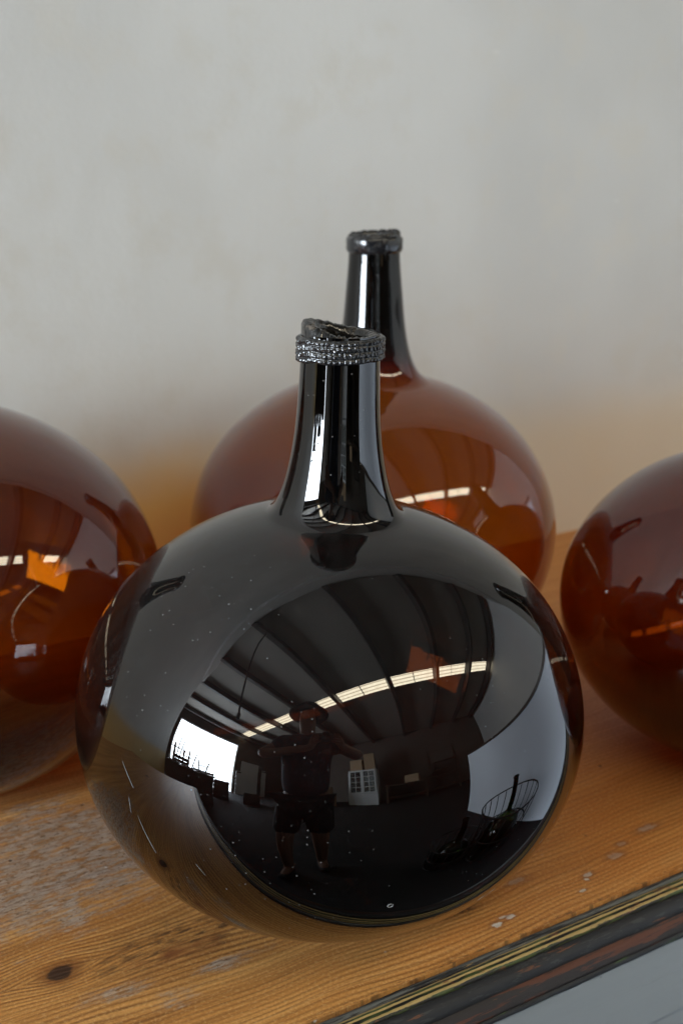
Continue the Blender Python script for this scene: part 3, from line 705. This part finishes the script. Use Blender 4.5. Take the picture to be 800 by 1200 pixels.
hd0 = add(L(0, 0.06, 1.56), 0.075, nk); hd1 = add(L(0, 0.07, 1.66), 0.085, hd0); hd2 = add(L(0, 0.06, 1.72), 0.06, hd1)
nose = add(L(0, 0.165, 1.60), 0.014, hd1)
CH = 0.556 + 0.80
for s in (-1, 1):
    sh = add(L(s*0.185, -0.01, 1.40), 0.06, chs); el = add(L(s*0.36+0.02, 0.07, 1.24), 0.05, sh); wr = add(L(0.15+s*0.11, 0.13, CH-0.06), 0.03, el)
    pm = add(L(0.15+s*0.085, 0.155, CH-0.01), (0.03, 0.022), wr)
    for k in range(4):
        f1 = add(L(0.15+s*(0.088), 0.175-0.002*k, CH+0.035-0.02*k), 0.0095, pm); f2 = add(L(0.15+s*0.066, 0.182, CH+0.036-0.02*k), 0.009, f1)
        add(L(0.15+s*(0.045+0.004*abs(k-1)), 0.178, CH+0.035-0.02*k), 0.008, f2)
    t1 = add(L(0.15+s*0.06, 0.115, CH+0.0), 0.011, pm); add(L(0.15+s*0.035, 0.105, CH+0.015), 0.009, t1)
    hp = add(L(s*0.09, 0.0, 0.88), 0.095, pel)
    ft = 0.16 if s < 0 else -0.04
    kn = add(L(s*0.11, 0.06+ft*0.5, 0.48), 0.06, hp); an = add(L(s*0.11, ft, 0.09), 0.04, kn); toe = add(L(s*0.13, ft+0.17, 0.035), 0.034, an)
skin_mesh('body', J, Ed, SKIN, person, pel)
J, Ed = [], []
a0 = add(L(0, 0, 0.86), 0.19); a1 = add(L(0, -0.02, 1.08), 0.185, a0); a2 = add(L(0, -0.01, 1.30), 0.19, a1); a3 = add(L(0, 0.01, 1.42), 0.09, a2)
for s in (-1, 1):
    b1 = add(L(s*0.19, -0.01, 1.40), 0.09, a2); add(L(s*0.28, 0.03, 1.31), 0.082, b1)
skin_mesh('shirt', J, Ed, NAVY, person, 0)
J, Ed = [], []
a0 = add(L(0, 0, 0.90), 0.155)
for s in (-1, 1):
    b1 = add(L(s*0.10, 0.01, 0.82), 0.115, a0); ft = 0.16 if s < 0 else -0.04
    add(L(s*0.11, 0.05+ft*0.42, 0.53), 0.095, b1)
skin_mesh('shorts', J, Ed, BLACKCLOTH, person, 0)
for s in (-1, 1):
    ft = 0.16 if s < 0 else -0.04
    J, Ed = [], []
    a0 = add(L(s*0.11, ft-0.02, 0.05), 0.05); a1 = add(L(s*0.12, ft+0.1, 0.042), 0.045, a0); add(L(s*0.135, ft+0.2, 0.036), 0.036, a1)
    skin_mesh('shoe', J, Ed, BLACKCLOTH, person, 0)
hat = link('hat', *lathe([(0.001, 0.115), (0.05, 0.118), (0.085, 0.108), (0.098, 0.08), (0.104, 0.0), (0.165, -0.012), (0.172, -0.006), (0.165, 0.0), (0.11, 0.01), (0.104, 0.02)], 40), HATM, person, True)
hat.location = L(0, 0.06, 1.68)
pc = empty('handheld_camera', CAM - fwd*0.10, 'black camera held up in both hands by the person', 'camera')
q = fwd.to_track_quat('-Z', 'Y'); pc.rotation_mode = 'QUATERNION'; pc.rotation_quaternion = q
box('camera_body', (-0.066, -0.045, -0.005), (0.066, 0.042, 0.035), BLACKP, pc, 0.006)
box('prism_hump', (-0.028, 0.0425, 0.0), (0.028, 0.066, 0.03), BLACKP, pc, 0.006)
ln = link('lens', *lathe([(0.001, 0.0), (0.034, 0.0), (0.036, -0.03), (0.036, -0.075), (0.033, -0.078), (0.03, -0.07), (0.001, -0.068)], 40), BLACKP, pc, True); ln.location = (0, -0.005, -0.0055)
